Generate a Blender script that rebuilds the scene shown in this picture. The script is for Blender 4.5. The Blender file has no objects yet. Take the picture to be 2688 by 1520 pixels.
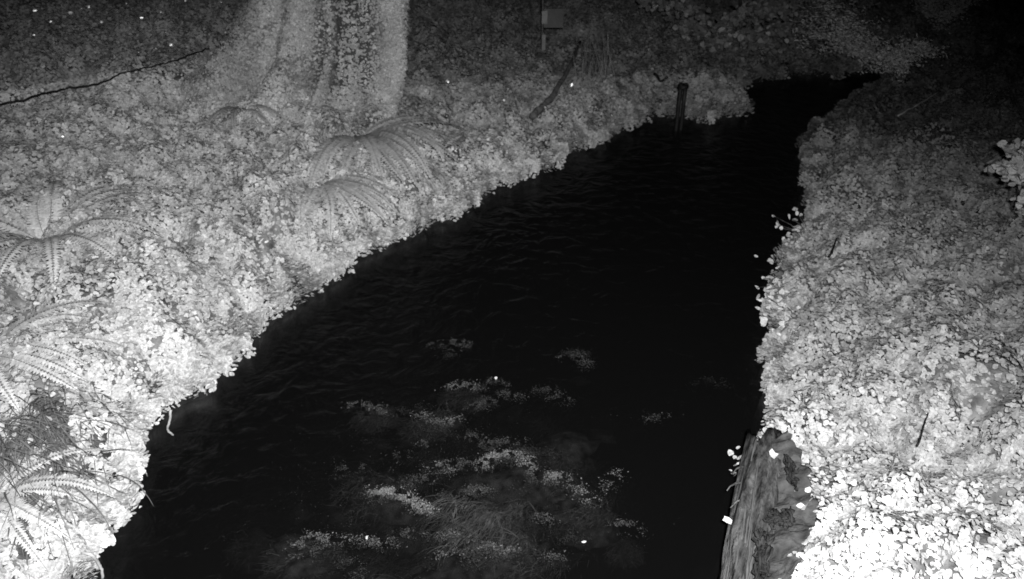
import bpy, math, random
import numpy as np
from mathutils import Vector, Matrix
rng = np.random.default_rng(7); random.seed(7)
R = math.radians

# ------------------------------------------------------------------ camera
CAM_H, PITCH, HFOV = 4.2, 32.0, 62.0
scn = bpy.context.scene
cd = bpy.data.cameras.new('creek_camera'); cam = bpy.data.objects.new('creek_camera', cd)
scn.collection.objects.link(cam); scn.camera = cam
cam.location = (0, 0, CAM_H); cam.rotation_euler = (R(90 - PITCH), 0, 0)
cd.sensor_width = 36; cd.lens = 18 / math.tan(R(HFOV / 2)); cd.clip_start = .05; cd.clip_end = 500
cd.dof.use_dof = True; cd.dof.focus_distance = 3.0; cd.dof.aperture_fstop = 4.4          # a day-focused lens goes slightly soft in infrared
# ------------------------------------------------------------------ night sky
w = bpy.data.worlds.new('World'); scn.world = w; w.use_nodes = True
nt = w.node_tree; bg = nt.nodes['Background']
sky = nt.nodes.new('ShaderNodeTexSky'); sky.sky_type = 'NISHITA'; sky.sun_disc = False
sky.sun_elevation = R(-4); sky.sun_rotation = R(200)
bw = nt.nodes.new('ShaderNodeRGBToBW')
nt.links.new(sky.outputs[0], bw.inputs[0]); nt.links.new(bw.outputs[0], bg.inputs[0])
bg.inputs[1].default_value = .03
# ------------------------------------------------------------------ the station's infrared floodlight, mounted beside the camera
ld = bpy.data.lights.new('infrared_floodlight', 'SPOT'); lamp = bpy.data.objects.new('infrared_floodlight', ld)
scn.collection.objects.link(lamp)
ld.energy = 3700; ld.spot_size = R(103); ld.spot_blend = 1.0; ld.shadow_soft_size = .06; ld.color = (1, 1, 1)
lamp.location = (.12, -.05, CAM_H + .22)
LAIM = Vector((-.45, 3.5, 0.0))
lamp.rotation_euler = (LAIM - lamp.location).to_track_quat('-Z', 'Y').to_euler()
vs = scn.view_settings; scn.display_settings.display_device = 'sRGB'
vs.view_transform = 'Standard'; vs.look = 'None'; vs.gamma = 1; vs.exposure = 0; vs.use_curve_mapping = False
scn.render.engine = 'CYCLES'
scn.cycles.light_sampling_threshold = 0; scn.cycles.max_bounces = 4; scn.cycles.transparent_max_bounces = 16

# ------------------------------------------------------------------ helpers
def ray(px, py):            # direction through a point of the 2688x1520 view
    t = math.tan(R(HFOV / 2)); u = (px / 2688 - .5) * 2 * t; v = (.5 - py / 1520) * 2 * t * 1520 / 2688
    p = R(PITCH)
    return np.array([u, math.cos(p) + v * math.sin(p), -math.sin(p) + v * math.cos(p)])
def at(px, py, z=0.):
    d = ray(px, py); s = (z - CAM_H) / d[2]
    return np.array([d[0] * s, d[1] * s, z])
OV = 2688 / 2575
def ovs(pts): return np.array([at(x * OV, y * OV)[:2] for x, y in pts])

_tab = np.random.default_rng(3).random((8, 256, 256))
def vnoise(x, y, k=0):
    x = np.asarray(x, float) + 1000.; y = np.asarray(y, float) + 1000.
    xi = np.floor(x).astype(int); yi = np.floor(y).astype(int); fx = x - xi; fy = y - yi
    fx = fx * fx * (3 - 2 * fx); fy = fy * fy * (3 - 2 * fy); T = _tab[k % 8]
    a = T[xi & 255, yi & 255]; b = T[(xi + 1) & 255, yi & 255]; c = T[xi & 255, (yi + 1) & 255]; d = T[(xi + 1) & 255, (yi + 1) & 255]
    return (a * (1 - fx) + b * fx) * (1 - fy) + (c * (1 - fx) + d * fx) * fy
def fbm(x, y, k=0, o=3):
    s = 0; a = .5; n = 0
    for i in range(o):
        s = s + a * vnoise(x * 2 ** i + i * 17.3, y * 2 ** i - i * 9.1, k + i); n += a; a *= .5
    return s / n                                            # 0..1
def sstep(a, b, x):
    t = np.clip((x - a) / (b - a), 0, 1); return t * t * (3 - 2 * t)

# ------------------------------------------------------------------ shoreline (traced along the water, real ground coordinates)
LEFT = ovs([(150, 1600), (195, 1500), (215, 1456), (240, 1400), (262, 1345), (292, 1275), (325, 1215), (355, 1150), (372, 1100), (405, 1068), (440, 1040), (500, 1003),
            (545, 955), (600, 900), (645, 860), (688, 805), (745, 768), (800, 735), (862, 695), (900, 650), (955, 628), (1020, 612), (1065, 580), (1130, 556),
            (1175, 520), (1230, 485), (1300, 455), (1362, 430), (1400, 405), (1450, 382), (1510, 362), (1560, 335), (1610, 300), (1650, 292), (1700, 297),
            (1740, 305), (1800, 312), (1850, 305), (1868, 290), (1862, 270), (1846, 248), (1880, 218), (1930, 202), (2000, 196), (2090, 196)])
RIGHT = ovs([(1790, 1600), (1795, 1500), (1805, 1456), (1815, 1400), (1835, 1330), (1845, 1240), (1860, 1170), (1890, 1110), (1903, 1060), (1897, 1000), (1910, 940),
             (1920, 860), (1925, 780), (1945, 700), (1970, 640), (1995, 605), (2003, 560), (2018, 470), (2012, 425), (2025, 375), (2055, 342), (2120, 296),
             (2185, 248), (2230, 225), (2290, 205)])
RIGHT = RIGHT + np.column_stack([.10 * sstep(3.8, 5.0, RIGHT[:, 1]) * (1 - sstep(8, 10, RIGHT[:, 1])) + .02, np.zeros(len(RIGHT))])
FAR = np.array([[LEFT[-1][0] + 3.2, LEFT[-1][1] + 1.2], [RIGHT[-1][0] + 3.0, RIGHT[-1][1] + .9]])
NEAR = np.array([[RIGHT[0][0] + .1, -3.], [LEFT[0][0] + .3, -3.]])
LEFTX = np.vstack([[LEFT[0][0] + .3, -3.], LEFT, FAR[:1]]); RIGHTX = np.vstack([NEAR[:1], RIGHT, FAR[1:]])
POLY = np.vstack([LEFTX, RIGHTX[::-1]])
def seg_dist(P, L):
    best = np.full(len(P), 1e9)
    for a, b in zip(L[:-1], L[1:]):
        ab = b - a; t = np.clip(((P - a) @ ab) / (ab @ ab), 0, 1)
        q = P - (a + t[:, None] * ab); best = np.minimum(best, (q * q).sum(1))
    return np.sqrt(best)
def inside(P, poly):
    c = np.zeros(len(P), bool); n = len(poly)
    for i in range(n):
        x1, y1 = poly[i]; x2, y2 = poly[(i + 1) % n]
        if y1 == y2: continue
        m = (y1 > P[:, 1]) != (y2 > P[:, 1])
        c ^= m & (P[:, 0] < (x2 - x1) * (P[:, 1] - y1) / (y2 - y1) + x1)
    return c
def field(P):
    """signed distance to water (+ on land), right-bank weight"""
    dl = seg_dist(P, LEFTX); dr = seg_dist(P, RIGHTX); ins = inside(P, POLY)
    d = np.minimum(dl, dr); d = np.where(ins, -d, d) + .06 * (fbm(P[:, 0] * 15, P[:, 1] * 15, 6, 2) - .5)
    d = d + .13 * (fbm(P[:, 0] * 5, P[:, 1] * 5, 2) - .5) * 2
    wr = sstep(-1.5, 1.5, dl - dr)
    return d, wr
SH = at(1240, 1290)[:2]
MOUNDS = [(at(x * OV, y * OV, z)[:2], r, a) for x, y, z, r, a in (
    (860, 620, .6, .75, .22), (250, 620, 1., .55, .20), (1010, 430, .9, .6, .20), (430, 700, .8, .6, .12), (600, 350, 1.4, .8, .15),
    (2350, 960, .5, .5, .16), (2100, 700, .25, .5, .10), (2250, 1380, .7, .5, .16))]
GAPS = [np.array([at(x * OV, y * OV, z)[:2] for x, y in L]) for z, L in (
    (.95, [(740, 455), (690, 480), (640, 520), (600, 500)]), (.7, [(640, 520), (650, 620), (655, 690), (690, 765)]), (1.1, [(230, 570), (275, 572)]),
    (.9, [(310, 610), (390, 650), (420, 690)]), (.7, [(465, 805), (480, 812)]), (1.1, [(0, 620), (20, 690)]), (1.1, [(1060, 380), (1075, 440), (1110, 500)]),
    (1.3, [(540, 300), (560, 305)]), (1.3, [(500, 440), (330, 450)]), (.5, [(2270, 870), (2285, 905)]), (.3, [(2110, 530), (2180, 545)]),
    (.6, [(2480, 1330), (2500, 1290), (2570, 1300)]), (.7, [(2330, 1390), (2345, 1430)]), (.5, [(2430, 1080), (2440, 1130)]), (.3, [(2060, 470), (2120, 490)]), (.6, [(190, 700), (250, 760)]), (.6, [(90, 740), (100, 770)]))]
def gapdist(P):
    b = np.full(len(P), 9.)
    for L in GAPS: b = np.minimum(b, seg_dist(P, L))
    return b + .12 * (fbm(P[:, 0] * 6, P[:, 1] * 6, 3) - .5)
def height(P):
    d, wr = field(P); x, y = P[:, 0], P[:, 1]
    dp = np.maximum(d, 0)
    zl = .26 * (1 - np.exp(-dp / .12)) + .20 * np.minimum(dp, 5.5) + .04 * np.maximum(dp - 5.5, 0)
    # the upper left sinks away behind the foot of the ivy tree
    nearr = 1 - sstep(4.0, 8.0, y)
    zr = .20 * (1 - np.exp(-dp / .10)) + (.30 * nearr + .055) * np.minimum(dp, 3.2) + .05 * np.maximum(dp - 3.2, 0)
    farf = sstep(9.5, 14, y)
    zl = zl * (1 - .55 * farf)
    land = zl * (1 - wr) + zr * wr
    amp = sstep(.0, .5, dp)
    land = land + amp * (.42 * (fbm(x * .9, y * .9, 1) - .5) + .26 * (fbm(x * 2.7, y * 2.7, 4, 2) - .5))
    sh = np.exp(-(((x - SH[0]) / 1.35) ** 2 + ((y - SH[1]) / 1.5) ** 2))
    for c, r, a in MOUNDS: land = land + a * np.exp(-((x - c[0]) ** 2 + (y - c[1]) ** 2) / r ** 2) * sstep(0, .4, dp)
    land = land - .16 * (1 - sstep(.0, .16, gapdist(P))) * sstep(.05, .3, dp)
    dn = np.minimum(-d, 1.2)
    bed = -.25 - .50 * sstep(0, .4, dn) + .42 * sh * sstep(.2, .9, dn) + (.06 + .16 * sh) * (fbm(x * 3.1, y * 3.1, 5, 4) - .5) * 2 * sstep(.1, .5, dn)
    bed = np.minimum(bed, -.12)
    t = sstep(-.06, .0, d)
    return bed * (1 - t) + (land + .02) * t
def hz(x, y): return float(height(np.array([[x, y]], float))[0])
def on_ground(px, py):
    dr = ray(px, py); S = np.linspace(2.5, 40, 1500)
    P = np.stack([dr[0] * S, dr[1] * S], 1); z = CAM_H + dr[2] * S
    h = np.maximum(height(P), 0)
    i = int(np.argmax(z < h)); s = S[i]
    return np.array([dr[0] * s, dr[1] * s, h[i]])

# ------------------------------------------------------------------ materials (the camera sees near infrared: everything is a grey)
def mat(name, g=.3, rough=.7, spec=.3, var=.0, scale=20., bump=0., bscale=None, attr=None, attr_rng=None, stretch=None, detail=5):
    m = bpy.data.materials.new(name); m.use_nodes = True; n = m.node_tree; b = n.nodes['Principled BSDF']; L = n.links
    b.inputs['Roughness'].default_value = rough; b.inputs['Specular IOR Level'].default_value = spec
    b.inputs['Base Color'].default_value = (g, g, g, 1)
    tc = n.nodes.new('ShaderNodeTexCoord'); src = tc.outputs['Object']
    if stretch:
        mp = n.nodes.new('ShaderNodeMapping'); mp.inputs['Scale'].default_value = stretch; L.new(src, mp.inputs[0]); src = mp.outputs[0]
    val = None
    if var:
        nz = n.nodes.new('ShaderNodeTexNoise'); nz.inputs['Scale'].default_value = scale; nz.inputs['Detail'].default_value = detail
        L.new(src, nz.inputs['Vector'])
        mr = n.nodes.new('ShaderNodeMapRange'); mr.inputs[1].default_value = .3; mr.inputs[2].default_value = .7
        mr.inputs[3].default_value = g * (1 - var); mr.inputs[4].default_value = g * (1 + var)
        L.new(nz.outputs['Fac'], mr.inputs[0]); val = mr.outputs[0]
    if attr:
        a = n.nodes.new('ShaderNodeAttribute'); a.attribute_name = attr
        if val is None:
            vn = n.nodes.new('ShaderNodeValue'); vn.outputs[0].default_value = g; val = vn.outputs[0]
        mu = n.nodes.new('ShaderNodeMath'); mu.operation = 'MULTIPLY'; L.new(val, mu.inputs[0]); L.new(a.outputs['Fac'], mu.inputs[1]); val = mu.outputs[0]
    if val is not None: L.new(val, b.inputs['Base Color'])
    if bump:
        nb = n.nodes.new('ShaderNodeTexNoise'); nb.inputs['Scale'].default_value = bscale or scale; nb.inputs['Detail'].default_value = 6
        L.new(src, nb.inputs['Vector'])
        bp = n.nodes.new('ShaderNodeBump'); bp.inputs['Strength'].default_value = 1; bp.inputs['Distance'].default_value = bump
        L.new(nb.outputs['Fac'], bp.inputs['Height']); L.new(bp.outputs[0], b.inputs['Normal'])
    return m
M_leaf = mat('leaf', .52, .48, .35, .35, 60, attr='tone')
M_soil = mat('soil', .12, .9, .2, .6, 9, .02, 30)
_n = M_soil.node_tree; _b = _n.nodes['Principled BSDF']; _src = _b.inputs['Base Color'].links[0].from_socket
_tc = _n.nodes.new('ShaderNodeTexCoord'); _sp = _n.nodes.new('ShaderNodeSeparateXYZ'); _n.links.new(_tc.outputs['Object'], _sp.inputs[0])
_mr = _n.nodes.new('ShaderNodeMapRange'); _mr.inputs[1].default_value = .16; _mr.inputs[2].default_value = .42; _mr.inputs[3].default_value = .10; _mr.inputs[4].default_value = 1.7
_mr2 = _n.nodes.new('ShaderNodeMapRange'); _mr2.inputs[1].default_value = -.05; _mr2.inputs[2].default_value = .02; _mr2.inputs[3].default_value = .55; _mr2.inputs[4].default_value = 0
_mx = _n.nodes.new('ShaderNodeMath'); _mx.operation = 'MAXIMUM'; _ml = _n.nodes.new('ShaderNodeMath'); _ml.operation = 'MULTIPLY'
_n.links.new(_sp.outputs[2], _mr.inputs[0]); _n.links.new(_sp.outputs[2], _mr2.inputs[0]); _n.links.new(_mr.outputs[0], _mx.inputs[0]); _n.links.new(_mr2.outputs[0], _mx.inputs[1])
_n.links.new(_mx.outputs[0], _ml.inputs[0]); _n.links.new(_src, _ml.inputs[1]); _n.links.new(_ml.outputs[0], _b.inputs['Base Color'])   # wet mud plus painted shade under the bank leaves, silt on the bed
M_bark = mat('bark', .11, .85, .2, .5, 7, .03, 22)
M_dark = mat('wet_wood', .010, .6, .3, .5, 12, .01, 40)
M_log = mat('old_wood', .07, .85, .2, .85, 2.6, .05, 5, stretch=(8, 8, 2.2), detail=9)
M_board = mat('weathered_board', .09, .7, .3, .3, 5, .004, 15)
M_metal = mat('pipe_metal', .22, .5, .4, .25, 12)
M_stone = mat('stone', .075, .85, .2, .95, 13, .02, 18)
M_weed = mat('water_weed', .30, .8, .2, .4, 20, attr='tone')
M_straw = mat('dry_straw', .20, .75, .2, .35, 14, attr='tone')
M_grass = mat('grass_blade', .5, .6, .25, .25, 14, attr='tone')
M_twig = mat('pale_twig', .38, .7, .2, .3, 20)
M_needle = mat('shrub_leaf', .5, .6, .25, .3, 20, attr='tone')

def tag(o, label=None, cat=None, group=None, kind=None):
    if label: o['label'] = label
    if cat: o['category'] = cat
    if group: o['group'] = group
    if kind: o['kind'] = kind
    return o
def link(o, parent=None):
    scn.collection.objects.link(o)
    if parent: o.parent = parent
    return o
def empty(name, loc, *t, **k):
    o = bpy.data.objects.new(name, None); o.empty_display_size = .1; o.location = loc; link(o)
    return tag(o, *t, **k)
def mesh_np(name, V, sizes, idx, m, parent=None, tone=None, smooth=False, origin=None):
    """polygons from flat numpy arrays; vertices in world space, moved to the origin given"""
    V = np.asarray(V, np.float32)
    if parent is not None: V = V - np.array(parent.location, np.float32)
    elif origin is not None: V = V - np.array(origin, np.float32)
    me = bpy.data.meshes.new(name); nf = len(sizes)
    me.vertices.add(len(V)); me.vertices.foreach_set('co', V.ravel())
    me.loops.add(len(idx)); me.loops.foreach_set('vertex_index', np.asarray(idx, np.int32))
    st = np.concatenate([[0], np.cumsum(sizes)[:-1]]).astype(np.int32)
    me.polygons.add(nf); me.polygons.foreach_set('loop_start', st); me.polygons.foreach_set('loop_total', np.asarray(sizes, np.int32))
    if smooth: me.polygons.foreach_set('use_smooth', np.ones(nf, bool))
    if tone is not None:
        a = me.attributes.new('tone', 'FLOAT', 'FACE'); a.data.foreach_set('value', np.asarray(tone, np.float32))
    me.update(calc_edges=True); me.materials.append(m)
    o = bpy.data.objects.new(name, me)
    if parent is None and origin is not None: o.location = origin
    return link(o, parent)

# ------------------------------------------------------------------ leaves in bulk
LEAF = np.array([(0, 0, 0), (.40, .05, .05), (.55, .40, .09), (.34, .78, .06), (0, 1.0, 0), (-.34, .78, .06), (-.55, .40, .09), (-.40, .05, .05)]) - (0, .45, 0)
LIDX = np.array([0, 1, 2, 3, 4, 0, 4, 5, 6, 7])
NARROW = np.array([(0, 0, 0), (.10, .1, .02), (.16, .45, .04), (.10, .8, .02), (0, 1.1, 0), (-.10, .8, .02), (-.16, .45, .04), (-.10, .1, .02)])
def frames(N, az):
    N = N / np.linalg.norm(N, axis=1, keepdims=True)
    ref = np.stack([np.cos(az), np.sin(az), np.zeros_like(az)], 1)
    T = ref - (ref * N).sum(1, keepdims=True) * N; T /= np.linalg.norm(T, axis=1, keepdims=True) + 1e-9
    return np.cross(T, N), T, N
def leaves(name, P, N, S, m, parent=None, tone=None, shape=LEAF, jag=.12, origin=None, vary=False):
    n = len(P); X, Y, Z = frames(N, rng.uniform(0, 2 * np.pi, n))
    loc = shape[None] * (1 + rng.normal(0, jag, (n, 8, 1))) * S[:, None, None]
    if vary:
        wv = rng.uniform(.42, 1.08, n); loc[..., 0] *= wv[:, None]; loc[..., 1] *= (1.25 - .25 * wv)[:, None]; loc[..., 2] += (rng.normal(0, .35, n) * S)[:, None] * (shape[None, :, 1] ** 2)
    V = P[:, None] + loc[..., :1] * X[:, None] + loc[..., 1:2] * Y[:, None] + loc[..., 2:] * Z[:, None]
    idx = (LIDX[None] + 8 * np.arange(n)[:, None]).ravel()
    if tone is None: tone = rng.uniform(.7, 1.2, n)
    return mesh_np(name, V.reshape(-1, 3), np.full(2 * n, 5), idx, m, parent, np.repeat(tone, 2), origin=origin)
def blades(name, roots, dirs, L, W, m, parent=None, droop=1.0, seg=6, tone=None):
    """arching blades: roots n,3; dirs n,3 start direction; L length, W width"""
    n = len(roots); d = dirs / np.linalg.norm(dirs, axis=1, keepdims=True)
    side = np.cross(d, [0, 0, 1.]); side /= np.linalg.norm(side, axis=1, keepdims=True) + 1e-9
    V = np.zeros((n, seg + 1, 2, 3)); p = roots.copy()
    for k in range(seg + 1):
        t = k / seg; wv = W[:, None] * (1 - t) ** .7 * .5 + .0006
        V[:, k, 0] = p - side * wv; V[:, k, 1] = p + side * wv
        p = p + d * (L / seg)[:, None]
        d = d + np.array([0, 0, -1.]) * (droop / seg) + rng.normal(0, .06, (n, 3)); d /= np.linalg.norm(d, axis=1, keepdims=True)
    q = []
    for k in range(seg): q += [2 * k, 2 * k + 1, 2 * k + 3, 2 * k + 2]
    idx = (np.array(q)[None] + 2 * (seg + 1) * np.arange(n)[:, None]).ravel()
    if tone is None: tone = rng.uniform(.5, 1.2, n)
    return mesh_np(name, V.reshape(-1, 3), np.full(n * seg, 4), idx, m, parent, np.repeat(tone, seg))
def tube_geo(pts, rad, ns=8, rough=0.):
    pts = [Vector(p) for p in pts]; V = []; F = []; up = Vector((.13, .21, .97)).normalized()
    for i, p in enumerate(pts):
        t = (pts[min(i + 1, len(pts) - 1)] - pts[max(i - 1, 0)]).normalized()
        a = t.cross(up); a = a.normalized() if a.length > 1e-3 else Vector((1, 0, 0)); b = t.cross(a)
        for k in range(ns):
            an = 2 * math.pi * k / ns; r = rad[i] * (1 + rough * random.uniform(-1, 1))
            V.append(p + (a * math.cos(an) + b * math.sin(an)) * r)
    for i in range(len(pts) - 1):
        for k in range(ns):
            F.append((i * ns + k, i * ns + (k + 1) % ns, (i + 1) * ns + (k + 1) % ns, (i + 1) * ns + k))
    F.append(tuple(range(ns))[::-1]); F.append(tuple((len(pts) - 1) * ns + k for k in range(ns)))
    return V, F
def obj(name, geo, m, parent=None, origin=None, smooth=True):
    V, F = geo; o0 = np.array(parent.location if parent is not None else (origin if origin is not None else (0, 0, 0)))
    me = bpy.data.meshes.new(name); me.from_pydata([tuple(np.array(v) - o0) for v in V], [], F)
    if smooth:
        for p in me.polygons: p.use_smooth = True
    me.materials.append(m); me.update(); o = bpy.data.objects.new(name, me)
    if parent is None and origin is not None: o.location = origin
    return link(o, parent)
def join(geos):
    V = []; F = []
    for v, f in geos:
        k = len(V); V += list(v); F += [tuple(i + k for i in q) for q in f]
    return V, F
def curve_pts(ctrl, n=24, jit=0.):
    ctrl = np.array(ctrl, float); k = len(ctrl); out = []
    c = np.vstack([2 * ctrl[0] - ctrl[1], ctrl, 2 * ctrl[-1] - ctrl[-2]])
    for s in np.linspace(0, k - 1 - 1e-6, n):
        i = int(s); t = s - i; p0, p1, p2, p3 = c[i:i + 4]
        out.append(.5 * ((2 * p1) + (-p0 + p2) * t + (2 * p0 - 5 * p1 + 4 * p2 - p3) * t * t + (-p0 + 3 * p1 - 3 * p2 + p3) * t ** 3) + rng.normal(0, jit, 3))
    return np.array(out)

# ================================================================== THE SETTING
def coords(a, b, st, far):
    c = np.arange(a, b + st / 2, st); g = np.geomspace(.3, far, 22)
    return np.concatenate([(a - g)[::-1], c, b + g])
gx = coords(-13, 13, .065, 130); gy = coords(-3, 24, .065, 150)
GX, GY = np.meshgrid(gx, gy); PP = np.stack([GX.ravel(), GY.ravel()], 1)
ZZ = height(PP)
nx, ny = len(gx), len(gy); ii = (np.arange(ny - 1)[:, None] * nx + np.arange(nx - 1)[None]).ravel()
gidx = np.stack([ii, ii + 1, ii + nx + 1, ii + nx], 1).ravel()
g = mesh_np('ground', np.column_stack([PP, ZZ]), np.full(len(ii), 4), gidx, M_soil, smooth=True); tag(g, kind='structure')

mw = bpy.data.materials.new('creek_water'); mw.use_nodes = True; n = mw.node_tree; n.nodes.remove(n.nodes['Principled BSDF'])
out = n.nodes['Material Output']; tr = n.nodes.new('ShaderNodeBsdfTransparent'); tr.inputs[0].default_value = (.75, .75, .75, 1)
gl = n.nodes.new('ShaderNodeBsdfGlossy'); gl.inputs['Roughness'].default_value = .12
lw = n.nodes.new('ShaderNodeLayerWeight'); lw.inputs[0].default_value = .5; pw5 = n.nodes.new('ShaderNodeMath'); pw5.operation = 'POWER'; pw5.inputs[1].default_value = 5
fr = n.nodes.new('ShaderNodeMath'); fr.operation = 'MULTIPLY_ADD'; fr.inputs[1].default_value = .9; fr.inputs[2].default_value = .02
n.links.new(lw.outputs['Facing'], pw5.inputs[0]); n.links.new(pw5.outputs[0], fr.inputs[0])
mx = n.nodes.new('ShaderNodeMixShader'); n.links.new(fr.outputs[0], mx.inputs[0]); n.links.new(tr.outputs[0], mx.inputs[1]); n.links.new(gl.outputs[0], mx.inputs[2])
tc = n.nodes.new('ShaderNodeTexCoord'); nz = n.nodes.new('ShaderNodeTexNoise'); nz.inputs['Scale'].default_value = 6; nz.inputs['Detail'].default_value = 5
nz.inputs['Distortion'].default_value = .6
bp = n.nodes.new('ShaderNodeBump'); bp.inputs['Strength'].default_value = 1; bp.inputs['Distance'].default_value = .03
n.links.new(tc.outputs['Object'], nz.inputs['Vector']); n.links.new(nz.outputs['Fac'], bp.inputs['Height'])
n.links.new(bp.outputs[0], gl.inputs['Normal']); n.links.new(bp.outputs[0], lw.inputs['Normal'])
va = n.nodes.new('ShaderNodeVolumeAbsorption'); va.inputs['Color'].default_value = (0, 0, 0, 1); va.inputs['Density'].default_value = 4.2
vs_ = n.nodes.new('ShaderNodeVolumeScatter'); vs_.inputs['Color'].default_value = (1, 1, 1, 1); vs_.inputs['Density'].default_value = .16      # faint murk
ad = n.nodes.new('ShaderNodeAddShader'); n.links.new(va.outputs[0], ad.inputs[0]); n.links.new(vs_.outputs[0], ad.inputs[1])
n.links.new(mx.outputs[0], out.inputs['Surface']); n.links.new(ad.outputs[0], out.inputs['Volume'])
x0, x1, y0, y1 = -6, 12.5, -3.5, 22
Vw = [(x0, y0, -1.6), (x1, y0, -1.6), (x1, y1, -1.6), (x0, y1, -1.6), (x0, y0, 0), (x1, y0, 0), (x1, y1, 0), (x0, y1, 0)]
wo = obj('water', (Vw, [(3, 2, 1, 0), (4, 5, 6, 7), (0, 1, 5, 4), (1, 2, 6, 5), (2, 3, 7, 6), (3, 0, 4, 7)]), mw, smooth=False); tag(wo, kind='structure')

# ================================================================== GROUND COVER
def project(P):
    p = R(PITCH); d = P - np.array([0, 0, CAM_H]); f = d[:, 1] * math.cos(p) - d[:, 2] * math.sin(p); u = d[:, 0]; v = d[:, 1] * math.sin(p) + d[:, 2] * math.cos(p)
    t = math.tan(R(HFOV / 2)); f = np.maximum(f, .01)
    return (u / f / t / 2 + .5) * 2688, (.5 - v / f / t / 2 * 2688 / 1520) * 1520, f
def poly_w(pts): return np.array([on_ground(x, y)[:2] for x, y in pts])
LOGPOLY = np.array([at(x, y, .42)[:2] for x, y in [(1780, 1700), (1790, 1330), (1900, 1185), (2030, 1160), (2100, 1235), (2118, 1300), (2135, 1400), (2085, 1465), (2030, 1500), (2030, 1700)]])
FERNS = [poly_w([(100, 1010), (190, 1090), (205, 1180), (175, 1300), (110, 1330), (0, 1310), (-40, 1200), (40, 1180), (95, 1110)]),
         poly_w([(55, 1350), (95, 1340), (100, 1480), (50, 1490)])]
bare = [LOGPOLY] + FERNS
N0 = 3300000
Q = np.stack([rng.uniform(-14, 14, N0), rng.uniform(1.2, 24, N0)], 1)
px, py, f = project(np.column_stack([Q, np.full(len(Q), .5)])); Q = Q[(px > -500) & (px < 3200) & (py > -420) & (py < 2100)]
zz = np.maximum(height(Q), 0); px, py, f = project(np.column_stack([Q, zz]))
keep = (px > -260) & (px < 2950) & (py > -200) & (py < 1720)
Q, zz = Q[keep], zz[keep]
d, wr = field(Q)
sh_ = np.flatnonzero((d > -.09) & (d < .13)); sh_ = np.concatenate([sh_] * 3); jt = rng.normal(0, .02, (len(sh_), 2))     # leaves hanging down the bank face
hang = np.concatenate([np.zeros(len(Q), bool), np.ones(len(sh_), bool)])
Q = np.vstack([Q, Q[sh_] + jt]); zz = np.concatenate([zz, np.maximum(height(Q[-len(sh_):]), 0)]); d, wr = field(Q); x, y = Q[:, 0], Q[:, 1]
near = np.hypot(x, y)
shore = fbm(x * 3.2, y * 3.2, 6, 3)
over = .05 + .36 * np.clip(shore - .42, 0, .4)                 # how far clumps reach over the water
keep = d > -over
dens = np.ones(len(Q))
holes = fbm(x * 2.6, y * 2.6, 3, 3)
dens *= .30 + .70 * sstep(.29, .38, holes)
dens *= .22 + .78 * sstep(.0, .11, gapdist(Q))
dens *= np.where(near > 12, .85, 1)
for b in bare: dens *= np.where(inside(Q, b), .035, 1)
keep &= rng.random(len(Q)) < dens
LOW = np.array([at(a_, b_, .08)[:2] for a_, b_ in [(1700, 1700), (1740, 1330), (1830, 1195), (1960, 1165), (2010, 1700)]])
keep &= ~(inside(Q, LOW) & (zz < .3) & (rng.random(len(Q)) < .97))
Q, zz, d, wr, near, hang = Q[keep], zz[keep], d[keep], wr[keep], near[keep], hang[keep]; x, y = Q[:, 0], Q[:, 1]
clump = fbm(x * 4.5, y * 4.5, 0, 3)
can = .05 + .20 * np.clip((clump - .25) * 2, 0, 1)
lift = rng.random(len(Q)) ** .6 * can
wet = d < 0
z = np.where(wet, .03 + .20 * rng.random(len(Q)) * sstep(-.2, 0, d), zz + .015 + lift)
z = np.where(hang, .07 + rng.random(len(Q)) ** .7 * np.maximum(zz + .05, .14), z)
e = .06
gxn = (height(Q + [e, 0]) - height(Q - [e, 0])) / (2 * e); gyn = (height(Q + [0, e]) - height(Q - [0, e])) / (2 * e)
gxn = np.where(d < .1, 0, np.clip(gxn, -1.2, 1.2)); gyn = np.where(d < .1, 0, np.clip(gyn, -1.2, 1.2))
cg = .35
cxn = (fbm((x + .03) * 4.5, y * 4.5, 0, 3) - fbm((x - .03) * 4.5, y * 4.5, 0, 3)) / .06 * cg; cyn = (fbm(x * 4.5, (y + .03) * 4.5, 0, 3) - fbm(x * 4.5, (y - .03) * 4.5, 0, 3)) / .06 * cg
N = np.column_stack([-gxn * .8 - cxn, -gyn * .8 - cyn, np.ones(len(Q))]); N /= np.linalg.norm(N, axis=1, keepdims=True)
N += rng.normal(0, 1, N.shape) * np.where(wr > .5, .16, .21)[:, None]; N[:, 2] = np.maximum(N[:, 2], .12)
S = rng.uniform(.019, .047, len(Q)) * (1 + .1 * (near > 12)) * np.where(wr > .5, .92, 1)
tone = rng.normal(.97, .11, len(Q)).clip(.45, 1.4) * (.60 + .38 * fbm(x * .8, y * .8, 5, 3) + .34 * fbm(x * 2.6, y * 2.6, 1, 2)) * (1 - .34 * sstep(8, 10.5, near) * (x > -2.2)) * (1 - .30 * (wr > .5) * sstep(4.2, 6.2, near)) * (1 + .22 * (wr > .5) * (1 - sstep(3.2, 4.6, near)))  # distance terms paint lamp falloff into the leaf tone
P3 = np.column_stack([Q, z])
px, py, f = project(P3)
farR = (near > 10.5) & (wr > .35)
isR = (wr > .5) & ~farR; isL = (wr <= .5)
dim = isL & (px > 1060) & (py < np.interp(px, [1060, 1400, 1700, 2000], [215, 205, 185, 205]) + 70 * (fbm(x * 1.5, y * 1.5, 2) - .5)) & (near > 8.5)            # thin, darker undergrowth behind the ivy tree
shade = isL & (py < np.interp(px, [-400, 0, 330, 640, 860, 1000], [330, 255, 190, 135, 60, -400]) + 60 * (fbm(x * 1.2, y * 1.2, 3) - .5)) ; isL &= ~dim & ~shade  # shaded corner: its leaves get the shade as a darker tone
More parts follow.
